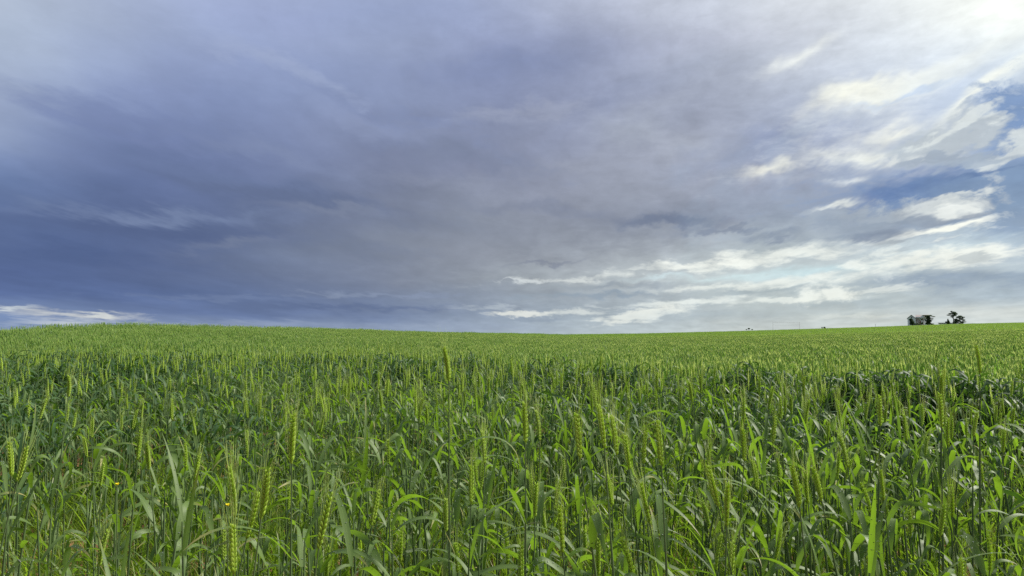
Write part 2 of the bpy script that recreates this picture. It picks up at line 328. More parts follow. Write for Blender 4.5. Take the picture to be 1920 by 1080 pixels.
M['skyline_leaf'] = plant_mat('skyline_leaf', (.040, .085, .018), (.085, .145, .034), (.15, .28, .025), .38, .55, .25, veins=False, broad=True)
M['petal'] = plant_mat('yellow_petal', (.80, .66, .01), (.88, .76, .03), (.85, .75, .02), .3, .5, .3, veins=False)

def dew_mat():
    m, N = mat_new('dew_water')
    p = N.n('ShaderNodeBsdfPrincipled', {'Base Color': (.9, .95, .95), 'Roughness': .22, 'IOR': 1.33, 'Transmission Weight': .8, 'Specular IOR Level': .35})
    N.n('ShaderNodeOutputMaterial', (p.outputs[0],)); return m
M['dew'] = dew_mat()

def soil_mat():
    m, N = mat_new('red_soil')
    pos = N.n('ShaderNodeNewGeometry').outputs['Position']
    a = N.noise(pos, 6, 8, .65).outputs['Fac']; b = N.noise(pos, 45, 6, .65).outputs['Fac']; v = N.n('ShaderNodeTexVoronoi', {'Vector': pos, 'Scale': 38}).outputs['Distance']
    near = N.mix(a, (.10, .048, .024), (.27, .135, .065)); near = N.mix(N.m('MULTIPLY', b, .5), near, (.32, .19, .10))
    g = N.mix(N.noise(pos, .35, 6, .7).outputs['Fac'], (.050, .100, .020), (.095, .165, .032))
    dist = N.v('LENGTH', N.n('ShaderNodeVectorMath', (pos, (1, 1, 0)), operation='MULTIPLY').outputs[0])
    c = N.mix(N.ss(dist, 40, 110), near, g)
    h = N.m('ADD', N.m('MULTIPLY', b, .6), N.m('MULTIPLY', v, .5))
    bp = N.n('ShaderNodeBump', {'Height': h, 'Strength': .9, 'Distance': .02})
    p = N.n('ShaderNodeBsdfPrincipled', {'Base Color': c, 'Roughness': .95, 'Specular IOR Level': .15, 'Normal': bp.outputs[0]})
    N.n('ShaderNodeOutputMaterial', (p.outputs[0],)); return m
M['soil'] = soil_mat()

def plain_mat(name, c1, c2, scale=3.0, rough=.8, bump=.2):
    m, N = mat_new(name)
    tc = N.n('ShaderNodeTexCoord').outputs['Object']
    n1 = N.noise(tc, scale, 6, .65).outputs['Fac']
    p = N.n('ShaderNodeBsdfPrincipled', {'Base Color': N.mix(n1, c1, c2), 'Roughness': rough, 'Specular IOR Level': .25,
            'Normal': N.n('ShaderNodeBump', {'Height': n1, 'Strength': bump, 'Distance': .03}).outputs[0]})
    N.n('ShaderNodeOutputMaterial', (p.outputs[0],)); return m
M['plaster'] = plain_mat('white_plaster', (.74, .75, .77), (.82, .82, .82), 1.5)
M['rooftile'] = plain_mat('faded_tile', (.20, .18, .178), (.28, .25, .245), 4)
M['brick'] = plain_mat('brown_brick', (.16, .075, .055), (.26, .13, .10), 5)
M['glass'] = plain_mat('dark_window', (.02, .025, .03), (.04, .045, .05), 2, .15, 0)
M['darkroof'] = plain_mat('dark_sheet', (.05, .05, .055), (.09, .09, .10), 3, .6)
M['bark'] = plain_mat('bark', (.045, .032, .022), (.09, .065, .045), 6, .95, .8)
M['needle'] = plant_mat('needle', (.026, .050, .026), (.060, .092, .042), (.06, .11, .03), .25, .6, .25, veins=False)
M['broad'] = plant_mat('broadleaf', (.028, .052, .024), (.066, .100, .040), (.07, .13, .03), .28, .55, .3, veins=False)
M['wood'] = plain_mat('grey_wood', (.12, .10, .085), (.2, .17, .15), 5, .9)
M['straw'] = plain_mat('dry_straw', (.28, .20, .09), (.46, .36, .19), 30, .7)

# ------------------------------------------------------------------ terrain
_u = [-900, 0, 60, 100, 200, 300, 450, 600, 800, 1000, 1060, 1200, 1300, 1400, 1500, 1600, 1700, 1800, 1920, 2700]
_H = [622, 617.5, 614.5, 611.5, 607.5, 608.5, 612, 616, 621, 625, 626.5, 625, 622.5, 620, 617, 614, 610.5, 607, 604.5, 598]
_uD = [-900, 0, 200, 450, 700, 1000, 1300, 1700, 2600]
_D = [30, 33, 36, 46, 70, 115, 205, 330, 380]
CROP = .74
def edge_r(u):                                  # where the tall near stand of wheat stops
    return np.interp(u, [-300, 100, 500, 960, 1300, 1900, 2500], [16, 15, 13.5, 9.8, 7.6, 6.6, 6.4])

def ground_z(x, y):
    x = np.asarray(x, float); y = np.asarray(y, float)
    r = np.hypot(x, y) + 1e-6; az = np.arctan2(x, y); azc = np.clip(az, -R(48), R(48))
    u = 960 + FPX * np.tan(azc)
    D = np.interp(u, _uD, _D); H = np.interp(u, _u, _H)
    G = ZC + (EYE_Y - H) / FPX * D * np.cos(azc) - CROP
    back = np.clip((np.abs(az) - R(48)) / R(60), 0, 1)      # level ground behind the viewer
    G = G * (1 - back)
    re = edge_r(u)
    dip = -.36 * np.clip((r - re - .2) / 2.0, 0, 1)
    t = np.clip((r - re - 1) / (D - re - 1), 0, 1)
    z = dip * (1 - t) + G * t
    z = z - np.clip((r - D), 0, None) * .035
    z = z + .03 * np.sin(x * .9 + 1.3) * np.sin(y * .7) * np.exp(-r / 12)
    return np.maximum(z, -60)

def build_ground():
    rad = np.concatenate([[0.0], np.geomspace(.25, 8, 110), np.geomspace(8.3, 450, 110), np.geomspace(480, 9000, 26)])
    na = 420; ang = np.arange(na) * 2 * math.pi / na
    rr, aa = np.meshgrid(rad[1:], ang, indexing='ij')
    x = rr * np.sin(aa); y = rr * np.cos(aa); z = ground_z(x, y)
    cl = np.zeros_like(x)
    for k, (fx, fy, ph) in enumerate([(31, 17, 0.), (13, -29, 1.), (47, 40, 2.), (-23, 53, 3.), (70, -61, 4.)]):
        cl += np.sin(x * fx + ph + 2 * np.sin(y * 7 + k)) * np.sin(y * fy * .6 + x * fy * .5 + ph * 2)
    z = z + .012 * cl * np.exp(-rr / 9)
    V = np.concatenate([[[0, 0, 0.]], np.stack([x, y, z], -1).reshape(-1, 3)])
    n = len(rad) - 1
    F = [(0, 1 + (j + 1) % na, 1 + j) for j in range(na)]
    for i in range(n - 1):
        a0 = 1 + i * na; b0 = a0 + na
        F += [(a0 + j, a0 + (j + 1) % na, b0 + (j + 1) % na, b0 + j) for j in range(na)]
    F = [f[::-1] for f in F]
    mb = MB(); mb.add(V, F)
    me = mb.mesh('ground', [M['soil']])
    if me.polygons[5000].normal.z < 0: me.flip_normals()
    tag(link('ground', me), kind='structure')
build_ground()

# ------------------------------------------------------------------ wheat
def leaf(mb, base, az, L, W, a0, bend, kink=None, twist=0., sway=0., nseg=12, mat=0, tone=.5, fold=.13, p=1.5, flat=False):
    t = np.linspace(0, 1, nseg + 1)
    phi = a0 + bend * t ** p
    if kink: phi = phi + kink[1] / (1 + np.exp(-(t - kink[0]) * 60))
    aza = az + sway * t
    dirv = np.stack([np.sin(phi) * np.sin(aza), np.sin(phi) * np.cos(aza), np.cos(phi)], 1)
    step = L / nseg
    c = np.concatenate([[np.zeros(3)], np.cumsum((dirv[:-1] + dirv[1:]) / 2 * step, 0)]) + np.asarray(base)
    side = np.stack([np.cos(aza), -np.sin(aza), np.zeros_like(aza)], 1)
    nor = np.cross(side, dirv)
    tw = twist * t
    s2 = side * np.cos(tw)[:, None] + nor * np.sin(tw)[:, None]
    n2 = np.cross(s2, dirv)
    wd = W / 2 * np.minimum(1, .45 + 2.6 * t) * np.clip(1 - t ** 2.4, .03, 1)
    wav = 1 + .06 * np.sin(t * 19 + az * 3)
    ed = n2 * (wd * fold)[:, None]
    Lf = c + s2 * (wd * wav)[:, None] + ed; Rt = c - s2 * (wd * wav)[:, None] + ed
    if flat:
        V = np.stack([Lf, Rt], 1).reshape(-1, 3)
        F = [(2 * i, 2 * i + 1, 2 * i + 3, 2 * i + 2) for i in range(nseg)]
        uv = np.stack([np.tile([0., 1.], nseg + 1), np.repeat(t, 2)], 1)
    else:
        V = np.stack([Lf, c, Rt], 1).reshape(-1, 3)
        F = []
        for i in range(nseg):
            a = 3 * i
            F += [(a, a + 1, a + 4, a + 3), (a + 1, a + 2, a + 5, a + 4)]
        uv = np.stack([np.tile([0., .5, 1.], nseg + 1), np.repeat(t, 3)], 1)
    mb.add(V, F, mat, uv, tone)
    return c, s2, n2, wd

def ear(mbe, mbb, base, d, side, L, detail=2, tone=.5, awn=.06, mats=(0, 0), r=None):
    """spikelets in two ranks up the rachis, each tipped with awns"""
    r = r or random
    d = unit(np.asarray(d, float)); side = unit(side - d * np.dot(side, d)); nrm = np.cross(d, side)
    n = {2: 20, 1: 14, 0: 0}[detail]
    bow = r.uniform(-.012, .012)
    P = lambda t: np.asarray(base) + d * L * t + nrm * bow * t * t + side * bow * .6 * t * t
    aw = {2: .00040, 1: .0007, 0: .0016}[detail]
    if detail == 0:
        tube(mbe, [P(0), P(.3), P(.75), P(1)], [.004, .0085, .007, .002], 4, mats[0], tone)
        for k in range(5):
            t = .25 + .75 * k / 4; q = P(t); e = q + (d + side * r.uniform(-.3, .3) + nrm * r.uniform(-.3, .3)) * awn
            s = unit(np.cross(e - q, [.3, .8, .2])) * aw
            mbb.add([q - s, q + s, e], [(0, 1, 2)], mats[1], None, tone)
        return
    for k in range(n):
        t = (k + .3) / n; sg = 1 if k % 2 else -1
        taper = (.62 + .38 * math.sin(math.pi * min(1, t * .85 + .12)))
        for fl in ((-1, 1) if detail == 2 else (0,)):
            ax = unit(d + side * sg * .34 + nrm * fl * .22)
            c = P(t) + side * sg * .0028 * taper + nrm * fl * .0017 + d * .003
            ll = .0118 * taper
            if detail == 2: seed_body(mbe, c, ax, nrm, ll * 1.12, .0050 * taper, .0046 * taper, 5, 3, mats[0], tone + r.uniform(-.25, .25))
            else: seed_body(mbe, c, ax, nrm, ll * 1.15, .0076 * taper, .0052 * taper, 4, 2, mats[0], tone + r.uniform(-.25, .25))
            if (detail == 1 and k % 2 and k > 2) or (detail == 2 and r.random() < .42): continue
            q = c + ax * ll * .45
            al = awn * r.uniform(.8, 1.15) * (.75 + .4 * math.sin(math.pi * t))
            ad = unit(d + side * sg * r.uniform(.06, .2) + nrm * (fl * .1 + r.uniform(-.09, .09)))
            m1 = q + ad * al * .5; e = q + unit(ad + d * .12) * al
            s = unit(np.cross(ad, [.25, .9, .3])) * aw; s3 = unit(np.cross(ad, s)) * aw
            mbb.add([q - s, q + s, q + s3, m1 - s * .7, m1 + s * .7, m1 + s3 * .7, e],
                    [(0, 1, 4, 3), (1, 2, 5, 4), (2, 0, 3, 5), (3, 4, 6), (4, 5, 6), (5, 3, 6)] if detail == 2 else [(0, 1, 4, 3), (3, 4, 6)],
                    mats[1], None, tone + r.uniform(-.2, .3))
    tube(mbe, [P(-.02), P(.06), P(.5), P(.95)], [.0014, .0026, .0026, .001], 4, mats[0], tone)

STYLES = ('broad arching leaves', 'a folded leaf tip', 'narrow upright leaves', 'long drooping leaves')
def culm_parts(h, eared, style, detail, r):
    """one shoot: stem, its leaves, ear and beard as separate builders"""
    seg = {2: 9, 1: 5, 0: 3}[detail]; ns = {2: 6, 1: 4, 0: 3}[detail]
    bx, by = r.uniform(-.03, .03), r.uniform(-.03, .03)
    C = lambda t: np.array([bx * t * t, by * t * t, h * t])
    top = 1.0 if eared else r.uniform(.72, .82)
    ts = np.linspace(0, top, seg)
    st = MB(); thick = .0018 if eared else .0021
    wide = {2: 1.0, 1: 1.1, 0: 1.7}[detail]
    ligule = .80 if eared else top
    rads = [thick * wide * (1.55 if t < ligule else .82) * (1.1 - .25 * t) for t in ts]
    tube(st, [C(t) for t in ts], rads, ns, 0, r.uniform(.2, .8))
    lv = []
    nl = {2: 4, 1: 4, 0: 3}[detail]
    az0 = r.uniform(0, 6.28)
    if eared: at_h = [.30, .48, .66, .80][-nl:]
    else: at_h = [.34 * top / .78, .52 * top / .78, .68 * top / .78, top][-nl:]
    for i, t in enumerate(at_h):
        mb = MB()
        az = az0 + i * math.pi + r.uniform(-.5, .5)
        last = i == nl - 1
        L = r.uniform(.15, .235) * (1 if eared else 1.05) * (h / .72) ** .5; W = r.uniform(.0122, .0172)
        a0 = r.uniform(.35, .95); bend = r.uniform(.5, 1.4); kink = None; tw = r.uniform(-.8, .8)
        if r.random() < .42: kink = (r.uniform(.35, .7), r.uniform(.7, 1.6)); bend *= .5
        if style == 0: W *= 1.22; bend = r.uniform(1.2, 2.0)
        if style == 1 and i >= nl - 2: kink = (r.uniform(.3, .62), r.uniform(.9, 1.7)); bend = r.uniform(.3, .8); W *= 1.1
        if style == 2: a0 = r.uniform(.15, .45); bend = r.uniform(.2, .8); W *= .82
        if style == 3: L *= 1.15; bend = r.uniform(1.7, 2.5); tw = r.uniform(-2.2, 2.2)
        if not eared and last: a0 *= .7
        if r.random() < .25: tw += r.choice((-1, 1)) * 1.6
        info = leaf(mb, C(t), az, L, W * {2: 1, 1: 1.05, 0: 1.35}[detail], a0, bend, kink, tw, r.uniform(-.5, .5), {2: 13, 1: 6, 0: 4}[detail], 0, r.uniform(0, 1), flat=detail < 1)
        lv.append((mb, info))
    e = b = None
    if eared:
        e, b = MB(), MB()
        d = C(1.0) - C(.9); a = r.uniform(0, 6.28)
        ear(e, b, C(1.0), d + np.array([r.uniform(-.06, .06), r.uniform(-.06, .06), 0]) * .1, np.array([math.cos(a), math.sin(a), 0.]), r.uniform(.068, .084), detail, r.uniform(.25, .75), r.uniform(.048, .066), r=r)
    return st, lv, e, b, C(1.0)

def joined(name, parts, mats):
    mb = MB(); st, lv, e, b = parts[:4]
    mb.merge(st, mat=0)
    for l, _ in lv: mb.merge(l, mat=1)
    if e: mb.merge(e, mat=2); mb.merge(b, mat=3)
    return mb

LODN = bpy.data.collections.new('wheat_sources')     # not linked to the scene: sources for the crop's instances
SRC = []
def src(mb, mats, tag_):
    o = bpy.data.objects.new('wheat_culm_%03d' % len(SRC), mb.mesh('wheat_culm', mats)); LODN.objects.link(o); SRC.append(tag_)
NEAR = [M['stem'], M['leaf'], M['ear'], M['beard']]
FAR = [M['far_leaf'], M['far_leaf'], M['far_ear'], M['beard']]
rr = random.Random(3)
for k in range(14): src(joined('c', culm_parts(rr.uniform(.64, .77), True, k % 4, 2 if k < 8 else 1, rr), NEAR), NEAR, ('near' if k < 8 else 'mid') + '_ear')
for k in range(18): src(joined('c', culm_parts(rr.uniform(.60, .74), False, (0, 1, 3, 2, 0, 1)[k % 6], 2 if k < 10 else 1, rr), NEAR), NEAR, ('near' if k < 10 else 'mid') + '_leaf')
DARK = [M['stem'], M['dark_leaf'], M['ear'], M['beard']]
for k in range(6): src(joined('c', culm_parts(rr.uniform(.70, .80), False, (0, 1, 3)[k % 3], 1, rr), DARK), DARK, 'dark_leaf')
for k in range(8):                                      # low shoots near the ground
    mb = MB()
    for q in range(5):
        leaf(mb, (rr.uniform(-.02, .02), rr.uniform(-.02, .02), 0), rr.uniform(0, 6.28), rr.uniform(.16, .38), rr.uniform(.005, .010), rr.uniform(.05, .35), rr.uniform(.3, 1.4), None, rr.uniform(-1, 1), rr.uniform(-.4, .4), 7, 0, rr.random())
    src(mb, [M['shoot']], 'low')
for k in range(6):                                      # far clump: a handful of culms
    mb = MB()
    for q in range(12):
        p = culm_parts(rr.uniform(.56, .74), rr.random() < .6, rr.choice((0, 1, 2, 3)), 0, rr)
        mb.merge(joined('c', p, FAR), (rr.uniform(-.17, .17), rr.uniform(-.17, .17), 0))
    src(mb, FAR, 'clump')
for k in range(4):                                      # wide far patch
    mb = MB()
    for q in range(110):
        x, y = rr.uniform(-.9, .9), rr.uniform(-.9, .9); h = rr.uniform(.5, .80); tn = rr.random(); wd = .012
        for j in range(3):
            leaf(mb, (x, y, h * (.35 + .2 * j)), rr.uniform(0, 6.28), rr.uniform(.2, .3), .022, rr.uniform(.1, .5), rr.uniform(.4, 1.6), None, 0, 0, 2, 0, tn, flat=True)
        a = rr.uniform(0, 3.14); s = np.array([math.cos(a), math.sin(a), 0]) * .011; b = np.array([x, y, h * .75])
        mb.add([b - s, b + s, b + (rr.uniform(-.02, .02), 0, .2)], [(0, 1, 2)], 1, None, tn)
    src(mb, [M['skyline_leaf'], M['far_ear']], 'patch')
IDX = {}
for i, t in enumerate(SRC): IDX.setdefault(t, []).append(i)

# --- the plants that show largest: objects of their own, a stem, leaves, an ear with its beard
def make_proto(h, eared, style, r):
    st, lv, e, b, top = culm_parts(h, eared, style, 2, r)
    pr = {'h': h, 'top': top, 'eared': eared, 'style': style, 'stem': st.mesh('stem', [M['stem']]), 'leaves': []}
    for mb, (c, s2, n2, wd) in lv:
        dw = MB()
        for q in range(r.randint(6, 16)):
            i = r.randint(1, len(c) - 3); off = r.uniform(-.75, .75); rad = r.uniform(.0006, .0014)
            pt = c[i] + s2[i] * wd[i] * off + n2[i] * wd[i] * .22 * abs(off)
            nn = n2[i] * (1 if n2[i][2] > 0 else -1)
            seed_body(dw, pt + nn * rad * .35, s2[i], nn, rad * 2, rad * 1.5, rad * 2, 5, 2)
        pr['leaves'].append((mb.mesh('leaf', [M['leaf']]), dw.mesh('dew', [M['dew']])))
    if eared: pr['ear'] = e.mesh('ear', [M['ear']]); pr['beard'] = b.mesh('beard', [M['beard']])
    return pr
pr_r = random.Random(21)
P_EAR = [make_proto(h, True, i % 4, pr_r) for i, h in enumerate(np.linspace(.46, .86, 20))]
P_LEAF = [make_proto(.56 + .022 * i, False, i % 4, pr_r) for i in range(12)]

def place(pr, loc, rot, scale, label, group):
    root = bpy.data.objects.new('wheat_plant', None); COL.objects.link(root)
    root.empty_display_size = .05
    root.location = loc; root.rotation_euler = rot; root.scale = (scale,) * 3
    tag(root, label, 'wheat plant', group)
    link('stem', pr['stem'], root)
    for lm, dm in pr['leaves']:
        l = link('leaf', lm, root); tag(link('dew', dm, l), kind='stuff')
    if pr['eared']:
        e = link('ear', pr['ear'], root); link('beard', pr['beard'], e)
    return root

# ears read off the photograph: base x, y, tip x, y, label (or None)
HERO = [
    (22, 880, 30, 810, 'bearded wheat ear at the left edge, left one of a close pair'), (34, 884, 45, 812, 'bearded wheat ear at the left edge, right one of a close pair'),
    (172, 815, 168, 773, None), (258, 855, 258, 800, 'slim bearded ear beside a dark hanging leaf, left of a second ear'), (280, 872, 277, 812, None),
    (441, 955, 430, 866, 'yellow green wheat ear leaning left beside tiny yellow flowers'), (420, 1042, 415, 985, None), (463, 988, 478, 906, None),
    (490, 955, 503, 850, 'long wheat ear leaning right, on a thick grey green stem'), (547, 858, 548, 770, 'straight upright wheat ear on a tall stem above a pale flat leaf'),
    (540, 955, 546, 905, None), (598, 1012, 605, 900, 'stout yellow green ear rising beside a pale horizontal leaf'), (698, 970, 710, 905, None),
    (837, 985, 826, 915, 'bright yellow ear tilted left, behind a dew covered leaf'), (750, 1045, 755, 985, None), (660, 872, 664, 838, None),
    (845, 832, 842, 793, None), (952, 1050, 948, 1000, None), (858, 1065, 855, 1000, None), (612, 1085, 616, 1040, None),
    (985, 820, 989, 745, 'slender wheat ear in front of dark gap in the crop'), (1012, 820, 1013, 765, None), (1087, 845, 1078, 760, None),
    (1133, 828, 1128, 748, 'dark green ear within a fan of long awns near the middle'), (1156, 840, 1146, 768, 'narrow pale ear beside the fan of long awns'),
    (1180, 870, 1178, 800, None), (1207, 860, 1201, 798, None), (1240, 862, 1233, 780, 'stocky wheat ear with spread awns leaning slightly left'),
    (1218, 965, 1207, 890, 'wheat ear leaning left over a short arching leaf'), (1055, 1020, 1038, 935, 'plump wheat ear leaning left at the front, above bare reddish soil'),
    (1096, 1045, 1095, 990, None), (1112, 1022, 1115, 950, None), (1122, 1072, 1128, 1000, None), (1188, 1075, 1176, 1000, None),
    (1230, 1060, 1228, 990, None), (978, 1085, 980, 1010, None), (1003, 960, 1006, 890, None), (1058, 900, 1054, 860, None),
    (1346, 930, 1333, 845, 'long leaning ear, left one of two tall ears side by side'), (1362, 976, 1356, 890, 'long ear, right one of two tall ears side by side'),
    (1395, 856, 1400, 790, None), (1420, 910, 1425, 850, None), (1148, 940, 1155, 875, None), (1275, 866, 1282, 822, None), (1368, 1085, 1366, 1005, None), (1330, 980, 1325, 925, None),
    (1540, 922, 1529, 852, 'wheat ear on a dark purplish stem with wide folded leaf'), (1515, 935, 1510, 870, None), (1570, 892, 1570, 842, None), (1632, 950, 1622, 892, None),
    (1665, 960, 1658, 910, None), (1707, 1002, 1705, 950, None), (1785, 957, 1775, 895, 'pale slim ear leaning left in front of a bright arching leaf'), (1762, 1000, 1760, 935, None),
    (1452, 1045, 1455, 980, None), (1650, 792, 1652, 735, 'tall upright ear standing clear of dark leaves below the house'), (1765, 792, 1765, 732, None), (1700, 820, 1700, 770, None),
    (1880, 842, 1883, 790, None), (1825, 812, 1826, 760, None), (1842, 900, 1843, 850, None), (1855, 1062, 1858, 1000, None),
    (842, 700, 841, 657, 'tallest wheat ear, its awns crossing the skyline near the middle'), (1837, 690, 1838, 655, 'lone tall ear against the bright far field below the trees'),
]
placed = []
ZONES = ('at the left edge', 'on the left side', 'left of the tall skyline ear', 'below the tall skyline ear', 'right of the tall skyline ear', 'right of the middle', 'below the white house', 'at the right edge')
def zone(px): return ZONES[min(7, max(0, int(px / 240)))]
hr = random.Random(8)
for bx, by, tx, ty, lab in HERO:
    ln = math.hypot(bx - tx, by - ty)
    Y = min(4.2, max(1.08, .084 * FPX / ln))
    B = at(bx, by, Y)
    for _ in range(6):
        gz = float(ground_z(B.x, B.y)); h = B.z - gz
        if h > .88: Y *= .93; B = at(bx, by, Y)
        elif h < .44: Y *= .93; B = at(bx, by, Y)
    pr = min(P_EAR, key=lambda p: abs(p['h'] - h) + hr.random() * .05)
    sc = h / pr['h']
    lean = math.atan2(tx - bx, by - ty) * .75
    rz = hr.uniform(0, 6.28)
    rot = (Matrix.Rotation(lean, 3, 'Y') @ Matrix.Rotation(rz, 3, 'Z'))
    root = B - rot @ Vector(pr['top']) * sc
    root.z = float(ground_z(root.x, root.y)) - .01
    row = 'front rows' if by > 940 else 'second rows'
    la = lab or ('bearded wheat ear %s, %s, %s' % ('leaning left' if tx < bx - 5 else 'leaning right' if tx > bx + 5 else 'standing upright', row, zone(bx)))
    if lab and 'ear' in lab and 'plant' not in lab: la = lab
    place(pr, root, rot.to_euler(), sc, la, 'wheat plants with ears in the near crop')
    placed.append((root.x, root.y))

# the other nearest plants, mostly leafy, evenly spread
cand = []
fr = random.Random(40)
while len(placed) < 300:
    az = fr.uniform(-R(40), R(40)); d = math.sqrt(fr.uniform(.92 ** 2, 2.6 ** 2))
    x, y = d * math.sin(az) / math.cos(az) * .98, d
    if min((x - a) ** 2 + (y - b) ** 2 for a, b in placed) < .036 ** 2: continue
    px = 960 + FPX * x / y
    if abs(px - 960) > 1080: continue
    thin = float(np.interp(px, [250, 750], [.55, 0.0]))                # the stand is thinner at the left front
    if fr.random() < thin: continue
    eared = fr.random() < .16
    pr = fr.choice(P_EAR[3:16] if eared else P_LEAF)
    sc = fr.uniform(.88, 1.06)
    sc *= float(np.interp(d, [.9, 1.4], [.82, 1.0]))
    z = float(ground_z(x, y)) - .01
    row = 'front rows' if d < 1.7 else 'second rows'
    la = ('wheat ear over %s, %s, %s' if eared else 'leafy wheat plant with %s, %s, %s') % (STYLES[pr['style']], row, zone(px))
    place(pr, (x, y, z), (fr.gauss(0, .06), fr.gauss(0, .06), fr.uniform(0, 6.28)), sc, la, 'wheat plants with ears in the near crop' if eared else 'leafy wheat plants in the near crop')
    placed.append((x, y))

# --- all the wheat behind them: one crop
def wedge(n, r0, r1, half=R(46)):
    r_ = np.sqrt(rng.uniform(r0 * r0, r1 * r1, n)); a = rng.uniform(-half, half, n)
    return r_ * np.sin(a), r_ * np.cos(a), r_
def low_noise(x, y, s, ph=0.0):
    return (np.sin(x * s + ph + 1.7 * np.sin(y * s * .6 + ph)) * np.sin(y * s * 1.13 + 2.1 * ph + 1.2 * np.sin(x * s * .7)) )
pts, rots, scs, ids = [], [], [], []
def put(x, y, idx, sc, tilt=.07, dz=0.0):
    n = len(x); z = ground_z(x, y) - .01 + dz
    pts.append(np.stack([x, y, z], 1)); rots.append(np.stack([rng.normal(0, tilt, n), rng.normal(0, tilt, n), rng.uniform(0, 6.28, n)], 1))
    scs.append(np.broadcast_to(sc, (n,)).astype(float)); ids.append(np.asarray(idx))
HALF = R(46)
def uofxy(x, y): return 960 + FPX * x / np.maximum(y, .05)
# near stand
dens = 135
n = int(dens * HALF * (20 ** 2 - .85 ** 2)); x, y, r_ = wedge(n, .85, 20)
x = x + rng.normal(0, .3, n) * (r_ < 3)                      # a little past the frame
u = uofxy(x, y); edge = edge_r(u)
keep = (r_ < edge - .3 + rng.exponential(.45, n) + np.interp(u, [300, 1000], [.24, .11]) * edge * low_noise(x, y, .75, .3)) & ((r_ > 2.6) | (np.abs(u - 960) > 1080)) & (r_ > .8)
thin = np.interp(u, [250, 800], [.30, .82]); thin = np.where(r_ > 4.2, 1.0, thin)
cl_ = low_noise(x, y, 2.3, .4)
keep &= rng.random(n) < thin * np.clip(.82 + .3 * cl_, .3, 1)
x, y, r_, u, edge = (q[keep] for q in (x, y, r_, u, edge)); n = len(x)
rim = np.clip((r_ - (edge - 1.6)) / 1.2, 0, 1)
isear = rng.random(n) < np.interp(u, [200, 1000], [.17, .28]) * (1 - .5 * rim)
near = r_ < 4.2
ch = lambda key, m_: rng.choice(IDX[key], m_)
idx = np.where(near, np.where(isear, ch('near_ear', n), ch('near_leaf', n)), np.where(isear, ch('mid_ear', n), ch('mid_leaf', n)))
hn = 1 + .06 * low_noise(x, y, 1.1, 2.0) + rng.normal(0, .06, n)
hn = hn * (1 + .09 * rim * (.6 + .8 * low_noise(x, y, 1.6, 3.)))
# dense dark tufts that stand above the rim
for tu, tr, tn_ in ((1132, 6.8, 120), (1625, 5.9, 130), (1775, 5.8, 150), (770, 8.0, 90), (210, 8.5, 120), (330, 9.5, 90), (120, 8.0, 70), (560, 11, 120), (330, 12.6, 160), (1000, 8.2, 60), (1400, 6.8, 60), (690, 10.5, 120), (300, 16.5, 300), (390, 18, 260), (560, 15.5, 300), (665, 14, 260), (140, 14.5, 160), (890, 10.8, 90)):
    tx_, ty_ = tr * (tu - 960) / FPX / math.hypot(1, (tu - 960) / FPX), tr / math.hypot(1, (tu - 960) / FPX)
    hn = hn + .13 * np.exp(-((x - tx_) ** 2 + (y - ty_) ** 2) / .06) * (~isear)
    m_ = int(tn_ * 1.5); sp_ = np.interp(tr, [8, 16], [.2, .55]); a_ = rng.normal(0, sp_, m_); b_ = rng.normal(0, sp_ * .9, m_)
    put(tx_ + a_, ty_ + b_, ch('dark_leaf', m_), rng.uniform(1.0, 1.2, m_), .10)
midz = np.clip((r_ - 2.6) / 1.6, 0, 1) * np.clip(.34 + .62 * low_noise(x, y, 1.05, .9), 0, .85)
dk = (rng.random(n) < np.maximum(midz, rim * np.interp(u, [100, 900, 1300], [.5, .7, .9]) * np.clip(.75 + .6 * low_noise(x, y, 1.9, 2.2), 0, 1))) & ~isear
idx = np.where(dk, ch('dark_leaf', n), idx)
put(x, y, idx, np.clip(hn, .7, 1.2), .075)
# low shoots
n = 5200; x, y, r_ = wedge(n, .75, 5.5); put(x, y, ch('low', n), rng.uniform(.7, 1.25, n), .1)
# bright crop past the dip: clumps, then patches
n = int(21 * HALF * (70 ** 2 - 6 ** 2)); x, y, r_ = wedge(n, 6, 70); u = uofxy(x, y)
keep = (r_ > edge_r(u) + .5) & (rng.random(n) < np.interp(r_, [6, 30, 70], [1, .85, .55]))
x, y, r_ = x[keep], y[keep], r_[keep]; n = len(x)
put(x, y, ch('clump', n), rng.uniform(.85, 1.12, n) * (1 + .05 * low_noise(x, y, .6)), .06)
n = int(.62 * HALF * (400 ** 2 - 55 ** 2)); x, y, r_ = wedge(n, 55, 400)
Dm = np.interp(uofxy(x, y), _uD, _D); keep = (r_ < Dm + 22) & (rng.random(n) < np.interp(r_, [55, 150, 400], [1, .8, .55]))
x, y = x[keep], y[keep]; n = len(x)
put(x, y, ch('patch', n), rng.uniform(.9, 1.08, n), .03)

pts = np.concatenate(pts); rots = np.concatenate(rots); scs = np.concatenate(scs); ids = np.concatenate(ids)
print('crop instances', len(pts))
pm = bpy.data.meshes.new('wheat_crop'); pm.vertices.add(len(pts)); pm.vertices.foreach_set('co', pts.astype(np.float32).ravel())
a = pm.attributes.new('rot', 'FLOAT_VECTOR', 'POINT'); a.data.foreach_set('vector', rots.astype(np.float32).ravel())
a = pm.attributes.new('size', 'FLOAT', 'POINT'); a.data.foreach_set('value', scs.astype(np.float32))
a = pm.attributes.new('pick', 'INT', 'POINT'); a.data.foreach_set('value', ids.astype(np.int32))
crop = tag(link('wheat_crop', pm), 'green wheat crop filling the field behind the nearest plants', 'wheat', None, 'stuff')
g = bpy.data.node_groups.new('sow', 'GeometryNodeTree')
g.interface.new_socket('Geometry', in_out='INPUT', socket_type='NodeSocketGeometry')
g.interface.new_socket('Geometry', in_out='OUTPUT', socket_type='NodeSocketGeometry')
nd = lambda t: g.nodes.new(t)
gi, go = nd('NodeGroupInput'), nd('NodeGroupOutput')
